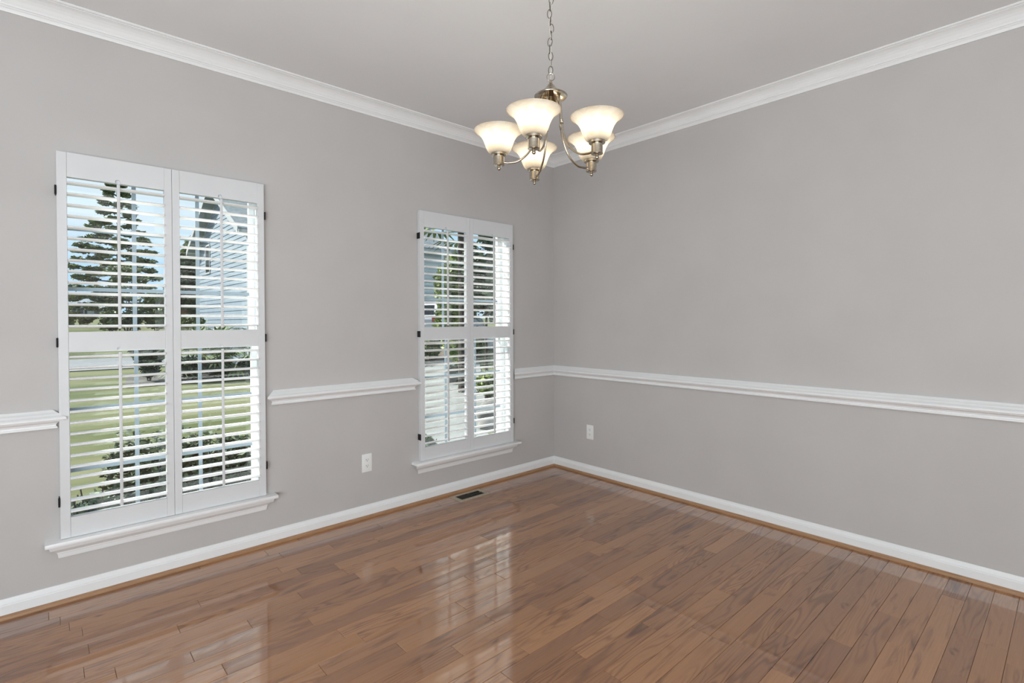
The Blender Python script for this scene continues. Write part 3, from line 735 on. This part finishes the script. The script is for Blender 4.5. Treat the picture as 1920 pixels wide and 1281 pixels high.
# island across the lawn
shrub((-.85, 16.6), 'rounded dark bush at the near end of the mulch island', .55, 1.35, 'leaf_dark', 2200, .10)
for k, (x, y, r, lb) in enumerate([(.35, 16.3, 1.15, 'spiky green fan palm low on the mulch island, next to the rounded bush'), (1.15, 17.2, 1.25, 'spiky green fan palm low on the mulch island, middle of three'), (2.0, 16.4, 1.2, 'spiky green fan palm low on the mulch island, nearest the blue house')]):
    fan_palm((x, y), lb, 1.4, r * 1.25, 22, group='fan palms on the mulch island', trunk=.35)
for x, y, lb in [(.2, 15.6, 'low dark green bush edging the mulch island, first of three'), (1.0, 15.7, 'low dark green bush edging the mulch island, second of three'), (1.85, 15.5, 'low dark green bush edging the mulch island, third of three')]:
    shrub((x, y), lb, .5, .8, 'leaf_dark', 1300, .09, 'low bushes edging the mulch island')
# trees beyond the road
tree((.46, 40), 'tall layered green tree beyond the road, seen through the near window', 10.1, 'cone', 'leaf_tree', n=15000, size=.19, crown=(3.0, 1.5))
tree((.3, 33.5), 'multi-stemmed small tree with bare grey trunks behind the tall tree', 3.9, 'round', 'leaf_tree', name='multi_stem_tree', n=1800, size=.14, crown=(1.1, 2.6), trunks=6, bark='palebark')
for x, y, h, r, mm, lb in [(-.55, 32.2, 1.35, .6, 'leaf_tree', 'green bush under the tall layered tree, leftmost of three'), (.45, 32.0, 1.5, .65, 'leaf_dark', 'dark green bush under the tall layered tree, middle of three'), (1.5, 32.3, 1.5, .65, 'leaf_tree', 'green bush under the tall layered tree, rightmost of three')]:
    shrub((x, y), lb, r, h, mm, 1500, .13, 'bushes under the tall tree')
shrub((-2.1, 38.5), 'yellow green bush far across the road, leftmost seen', .6, 1.0, 'leaf_yellow', 900, .14)
shrub((-1.2, 39.5), 'yellow green bush far across the road beside the first yellow one', .5, .85, 'leaf_yellow', 800, .14)
tree((8.3, 58), 'round green tree far behind the blue house', 8.6, 'round', 'leaf_tree', n=4500, size=.32, crown=(1.9, 2.0))
tree((6.9, 52), 'dark green tree far behind the blue house', 6.0, 'round', 'leaf_dark', n=3500, size=.3, crown=(1.7, 1.2))
for k, (x, y, h, lb) in enumerate([(-16, 196, 8.5, 'behind the far end of the white cottage'), (-3, 196, 8.5, 'behind the middle of the white cottage'), (11, 190, 9.5, 'just past the porch of the white cottage'), (24, 186, 10, 'between the white cottage and the brick house'), (38, 190, 11, 'past the brick house'), (54, 186, 12, 'farthest from the white cottage')]):
    tree((x, y), 'distant round tree on the horizon, ' + lb, h, 'round', 'leaf_tree' if k % 2 else 'leaf_dark', 'tree line on the horizon', n=1500, size=.9, crown=(5.5, .62))
t = thing('sapling', 'thin young tree stem on the lawn left of the blue house', 'tree', (1.55, 24.0, gz(1.55, 24)))
B().tube([(0, 0, -.03), (.02, 0, 1.0), (0, .02, 2.0)], [.035, .03, .02], 7).obj('trunk', M['bark'], t, smooth=True)
leaves('foliage', blob(500, (0, 0, 1.95), (.75, .75, .3), .2), .14, M['leaf_tree'], t)

# beside the driveway, seen through the far window
tree((6.45, 10.3), 'tall bright green bush tree beside the driveway', 4.5, 'round', 'leaf_bright', name='bush_tree', n=4500, size=.14, crown=(.62, .3))
tree((4.25, 6.1), 'dark evergreen tree close beside the driveway', 4.2, 'round', 'leaf_dark', name='evergreen_tree', n=5000, size=.085, crown=(.55, 1.55))
shrub((3.9, 5.5), 'olive green shrub at the foot of the dark evergreen', .42, .95, 'leaf_bright', 1500, .07)
shrub((4.75, 5.9), 'dark low shrub behind the olive shrub in the corner bed', .45, .8, 'leaf_dark', 1300, .07)
fan_palm((4.75, 7.7), 'tall palm with drooping fronds beside the driveway', 4.2, 1.9, 26, trunk=4.1, name='palm_tree', trunk_r=.11)
for x, y, r, h, mm, lb in [(6.3, 13.3, .5, .95, 'leaf_dark', 'green shrub on the soil strip, leftmost of four'), (7.2, 12.9, .5, .95, 'leaf_tree', 'green shrub on the soil strip, second from the left of four'), (8.1, 12.7, .5, .95, 'leaf_bright', 'green shrub on the soil strip, third from the left of four'), (9.0, 12.5, .5, 1.1, 'leaf_tree', 'green shrub on the soil strip, rightmost of four')]:
    shrub((x, y), lb, r, h, mm, 1300, .1, 'shrubs along the soil strip')
for x, y, s, lb in [(2.35, 3.75, .16, 'pale edging rock at the near end of the corner bed'), (2.9, 4.4, .2, 'pale edging rock in the middle of the corner bed'), (3.6, 5.2, .17, 'pale edging rock at the far end of the corner bed')]:
    bm = bmesh.new(); bmesh.ops.create_icosphere(bm, subdivisions=2, radius=1.0)
    vv = [Vector((p.co.x * s * 1.3, p.co.y * s, p.co.z * s * .75)) * (1 + .22 * mnoise.noise(p.co * 1.7 + Vector((x, y, 0)))) for p in bm.verts]; bm.verts.index_update()
    ff = [[q.index for q in g.verts] for g in bm.faces]; bm.free()
    setp(new_obj('rock', vv, ff, M['rock'], None, (x, y, gz(x, y) + s * .5), smooth=True), lb, 'rock', 'edging rocks of the corner bed')
pot = thing('planter_pot', 'dark flared planter standing on the far end of the driveway', 'pot', (5.55, 9.2, gz(5.55, 9.2) + .035))
B().lathe([(.0001, 0), (.12, 0), (.13, .02), (.17, .3), (.19, .36), (.2, .36), (.2, .40), (.17, .40), (.16, .34), (.0001, .34)], 20).obj('pot', M['terracotta'], pot, smooth=True)
leaves('plant', blob(200, (0, 0, .46), (.18, .18, .1), .2), .08, M['leaf_dark'], pot)

# ------------------------------------------------------------------ houses
def lap_wall(b, to3, a0, a1, z0, z1, lap=.19, clip=None):
    n = int((z1 - z0) / lap)
    for k in range(n + 1):
        za, zb = z0 + k * lap, min(z1, z0 + (k + 1) * lap)
        if zb - za < .01: continue
        l0, l1 = a0, a1
        if clip:
            l0, l1 = clip(zb)
            if l1 - l0 < .05: continue
        b.add([to3(l0, za, .022), to3(l1, za, .022), to3(l1, zb, .002), to3(l0, zb, .002), to3(l0, za, 0), to3(l1, za, 0)], [(0, 1, 2, 3), (4, 5, 1, 0)])
HX0, HX1, HY0, HY1, HE, HP = 2.86, 12.7, 19.5, 28.5, 5.0, 7.45
hs = thing('house', 'pale blue two-storey house with lap siding and a grey gable roof', 'house', (HX0, HY0, -.6))
HB = -.7
lo = lambda x, y, z: (x - HX0, y - HY0, z + .6)
b = B().box(0, HX1 - HX0, 0, HY1 - HY0, HB + .6, HE + .6)
b.add([lo(HX0, HY0, HE), lo(HX0, HY1, HE), lo(HX0, (HY0 + HY1) / 2, HP), lo(HX1, HY0, HE), lo(HX1, HY1, HE), lo(HX1, (HY0 + HY1) / 2, HP)], [(0, 1, 2), (3, 5, 4), (0, 2, 5, 3), (1, 4, 5, 2)])
b.obj('wall', M['siding2'], hs)
ym = (HY0 + HY1) / 2
sd = B(); lap_wall(sd, lambda a, z, d: lo(HX0 - d, a, z), HY0 + .1, HY1 - .1, HB, HE)
def gclip(z):
    t = (z - HE) / (HP - HE); return (HY0 + .1 + (ym - HY0) * t, HY1 - .1 - (HY1 - ym) * t)
lap_wall(sd, lambda a, z, d: lo(HX0 - d, a, z), 0, 0, HE, HP, clip=gclip)
sd.obj('gable_siding', M['siding'], hs)
sf = B(); lap_wall(sf, lambda a, z, d: lo(a, HY0 - d, z), HX0 + .1, HX1 - .1, HB, HE); sf.obj('front_siding', M['siding2'], hs)
rf = B(); ov = .35; ex = .45
sl = (HP - HE) / (ym - HY0)
for s, ye in ((-1, HY0), (1, HY1)):
    yo = ye + s * ov; zo = HE - sl * ov
    rf.add([lo(HX0 - ex, yo, zo + .02), lo(HX1 + ex, yo, zo + .02), lo(HX1 + ex, ym, HP + .02), lo(HX0 - ex, ym, HP + .02),
            lo(HX0 - ex, yo, zo + .2), lo(HX1 + ex, yo, zo + .2), lo(HX1 + ex, ym, HP + .2), lo(HX0 - ex, ym, HP + .2)],
           [(0, 1, 2, 3), (4, 5, 6, 7), (0, 1, 5, 4), (0, 3, 7, 4), (1, 2, 6, 5)])
rf.obj('roof', M['shingle'], hs)
fb = B()
for s, ye in ((-1, HY0), (1, HY1)):
    yo = ye + s * ov; zo = HE - sl * ov
    fb.add([lo(HX0 - ex - .03, yo, zo - .06), lo(HX0 - ex - .03, ym, HP - .06), lo(HX0 - ex - .03, ym, HP + .22), lo(HX0 - ex - .03, yo, zo + .22),
            lo(HX0 - ex, yo, zo - .06), lo(HX0 - ex, ym, HP - .06), lo(HX0 - ex, ym, HP + .22), lo(HX0 - ex, yo, zo + .22)], [(0, 1, 2, 3), (4, 5, 6, 7), (0, 1, 5, 4), (3, 2, 6, 7), (0, 3, 7, 4)])
fb.box(-ex, HX1 - HX0 + ex, -ov - .1, -ov, HE + .6 - sl * ov - .05, HE + .6 - sl * ov + .12)
fb.obj('fascia', M['whitewash'], hs)
sof = B()
for s, ye in ((-1, HY0), (1, HY1)):
    yo = ye + s * ov; zo = HE - sl * ov
    sof.add([lo(HX0 - ex, yo, zo - .05), lo(HX0, yo, zo - .05), lo(HX0, ym, HP - .05), lo(HX0 - ex, ym, HP - .05), lo(HX0 - ex, yo, zo), lo(HX0, yo, zo), lo(HX0, ym, HP), lo(HX0 - ex, ym, HP)], [(0, 1, 2, 3), (4, 5, 6, 7), (1, 2, 6, 5)])
sof.obj('soffit', M['soffit'], hs)
B().box(-.03, .12, -.03, .12, HB + .6, HE + .55).obj('corner_board', M['whitewash'], hs)
B().box(HX1 - HX0 - .25, HX1 - HX0 + .03, -.05, .12, HB + .6, HE + .55).obj('corner_board', M['whitewash'], hs)
B().box(.16, .42, -.14, -.02, HB + .6, HE + .5, .02).obj('downspout', M['brown'], hs)
def hwin(par, to3, a, z, w_, h_, mframe='whitewash'):
    b = B(); c = .08
    for (p0, p1, q0, q1) in ((a - w_ / 2 - c, a + w_ / 2 + c, z - c, z), (a - w_ / 2 - c, a + w_ / 2 + c, z + h_, z + h_ + c), (a - w_ / 2 - c, a - w_ / 2, z, z + h_), (a + w_ / 2, a + w_ / 2 + c, z, z + h_), (a - w_ / 2, a + w_ / 2, z + h_ / 2 - .03, z + h_ / 2 + .03)):
        b.prism([(p0, q0), (p1, q0), (p1, q1), (p0, q1)], 0, .016, to3)
    f_ = b.obj('window', M[mframe], par)
    B().prism([(a - w_ / 2, z), (a + w_ / 2, z), (a + w_ / 2, z + h_), (a - w_ / 2, z + h_)], -.005, .010, to3).obj('pane', M['darkglass'], f_)
hwin(hs, lambda a, z, d: lo(HX0 - .03 - d, a, z), 26.2, 3.75, .75, 1.3)
hwin(hs, lambda a, z, d: lo(a, HY0 - .02 - d, z), 5.2, 2.6, .9, 1.4); hwin(hs, lambda a, z, d: lo(a, HY0 - .02 - d, z), 8.4, 2.6, .9, 1.4)
# white cottage far away
wh = thing('cottage', 'long white single-storey cottage with a pale roof far across the road', 'house', (-14, 155, 2.2))
lw = lambda x, y, z: (x + 14, y - 155, z - 2.2)
B().box(0, 20.1, 0, 9, -.4, 2.75).box(21.1, 21.9, .2, 1, -.4, 2.75).obj('wall', M['whitewash'], wh)
B().box(20.1, 21.4, 1.5, 9, -.4, 2.75).obj('porch_wall', M['soffit'], wh)
b = B(); b.add([lw(-15, 154.3, 4.9), lw(8.6, 154.3, 4.9), lw(8.6, 164.8, 4.9), lw(-15, 164.8, 4.9), lw(-9, 159.5, 7.9), lw(3.2, 159.5, 7.9), lw(-15, 154.3, 4.7), lw(8.6, 154.3, 4.7), lw(8.6, 164.8, 4.7), lw(-15, 164.8, 4.7)],
         [(0, 1, 5, 4), (1, 2, 5), (2, 3, 4, 5), (3, 0, 4), (6, 7, 1, 0), (7, 8, 2, 1), (8, 9, 3, 2), (9, 6, 0, 3), (9, 8, 7, 6)])
b.obj('roof', M['paleroof'], wh)
for a in (2.23, 3.55): hwin(wh, lambda p, z, d: lw(p, 154.98 - d, z), a, 3.35, 1.05, 1.25)
B().box(18.35, 18.8, -.08, -.01, 1.1, 2.5).obj('window_shutter', M['darkglass'], wh)
# brick house far away
bh = thing('brick_house', 'small red brick house with a white trimmed gable far behind the lawn', 'house', (14.0, 100, 1.5))
lb_ = lambda x, y, z: (x - 14, y - 100, z - 1.5)
b = B().box(0, 2.9, 0, 8, -.5, 5.1); b.add([lb_(14, 100, 6.6), lb_(16.9, 100, 6.6), lb_(15.45, 100, 9.1), lb_(14, 108, 6.6), lb_(16.9, 108, 6.6), lb_(15.45, 108, 9.1)], [(0, 1, 2), (3, 5, 4), (0, 2, 5, 3), (1, 4, 5, 2)])
b.obj('wall', M['brick'], bh)
b = B()
for s in (-1, 1):
    xa, xb = 15.45, 15.45 + s * 1.9; za, zb = 9.2, 9.2 - 1.9 * 2.5 / 1.45 * .98
    b.add([lb_(xa, 99.7, za), lb_(xb, 99.7, zb), lb_(xb, 108, zb), lb_(xa, 108, za), lb_(xa, 99.7, za + .3), lb_(xb, 99.7, zb + .3), lb_(xb, 108, zb + .3), lb_(xa, 108, za + .3)], [(0, 1, 2, 3), (4, 5, 6, 7), (0, 1, 5, 4), (1, 2, 6, 5)])
b.obj('gable_trim', M['whitewash'], bh)
B().add([lb_(16.6, 101.5, 6.2), lb_(26, 101.5, 6.2), lb_(26, 106, 8.7), lb_(16.6, 106, 8.7), lb_(16.6, 101.5, 6.0), lb_(26, 101.5, 6.0), lb_(26, 110, 6.0), lb_(16.6, 110, 6.0)], [(0, 1, 2, 3), (0, 1, 5, 4), (3, 2, 6, 7), (0, 3, 7, 4)]).obj('roof', M['shingle'], bh)
B().box(2.7, 12, 2, 8, -.5, 4.55).obj('wing_wall', M['brick'], bh)
hwin(bh, lambda a, z, d: lb_(a, 99.98 - d, z), 14.95, 4.8, .6, 1.4); hwin(bh, lambda a, z, d: lb_(a, 99.98 - d, z), 15.95, 4.8, .6, 1.4)

# ------------------------------------------------------------------ silver car on the pad
ca_ = thing('car', 'silver hatchback car parked on the pad beyond the driveway', 'car', (9.7, 15.6, gz(9.7, 15.6) + .045), math.radians(24))
prof = [(-2.2, .35), (-2.25, .6), (-2.2, .95), (-2.05, 1.1), (-1.75, 1.58), (-1.5, 1.68), (-.6, 1.74), (.35, 1.68), (1.15, 1.12), (1.9, .98), (2.2, .62), (2.25, .45), (2.15, .32)]
b = B(); n = len(prof); HW = .9
def inset(z): return HW - max(0, (z - 1.0)) * .26
v = []; f = []
for s in (-1, 1):
    for x, z in prof: v.append((x, s * inset(z), z))
f = [tuple(range(n)), tuple(range(n, 2 * n))[::-1]] + [(i, (i + 1) % n, n + (i + 1) % n, n + i) for i in range(n)]
b.add(v, f).obj('body', M['carpaint'], ca_)
for s in (-1, 1):
    for q in ([(-1.62, 1.14), (-1.42, 1.52), (-.72, 1.58), (-.72, 1.14)], [(-.62, 1.14), (-.62, 1.58), (.28, 1.53), (.82, 1.14)]):
        B().add([(x, s * (inset(z) + .004), z) for x, z in q] + [(x, s * (inset(z) - .03), z) for x, z in q], [(0, 1, 2, 3), (4, 5, 6, 7), (0, 1, 5, 4), (1, 2, 6, 5), (2, 3, 7, 6), (3, 0, 4, 7)]).obj('side_window', M['carglass'], ca_)
B().add([(-2.04, -.72, 1.16), (-2.04, .72, 1.16), (-1.8, .62, 1.53), (-1.8, -.62, 1.53), (-1.98, -.72, 1.14), (-1.98, .72, 1.14), (-1.72, .62, 1.5), (-1.72, -.62, 1.5)], [(0, 1, 2, 3), (0, 1, 5, 4), (1, 2, 6, 5), (2, 3, 7, 6), (3, 0, 4, 7)]).obj('rear_window', M['carglass'], ca_)
for s in (-1, 1):
    B().box(-2.24, -1.96, s * .9 - .12 if s > 0 else -.92, .92 if s > 0 else s * .9 + .12, .86, 1.05, .02).obj('tail_light', M['tail'], ca_)
    for x in (-1.4, 1.4):
        T = Matrix.Translation((x, s * .82, .33)) @ Matrix.Rotation(PI / 2, 4, 'X')
        wl = B().lathe([(.2, -.11), (.31, -.11), (.34, -.07), (.34, .07), (.31, .11), (.2, .11)], 22, T).obj('wheel', M['tyre'], ca_, smooth=True)
        B().lathe([(.0001, -.09), (.2, -.1), (.2, .1), (.0001, .09)], 18, T).obj('rim', M['rim'], wl, smooth=True)
B().box(-2.3, -2.15, -.85, .85, .42, .62, .03).obj('bumper', M['carpaint'], ca_)
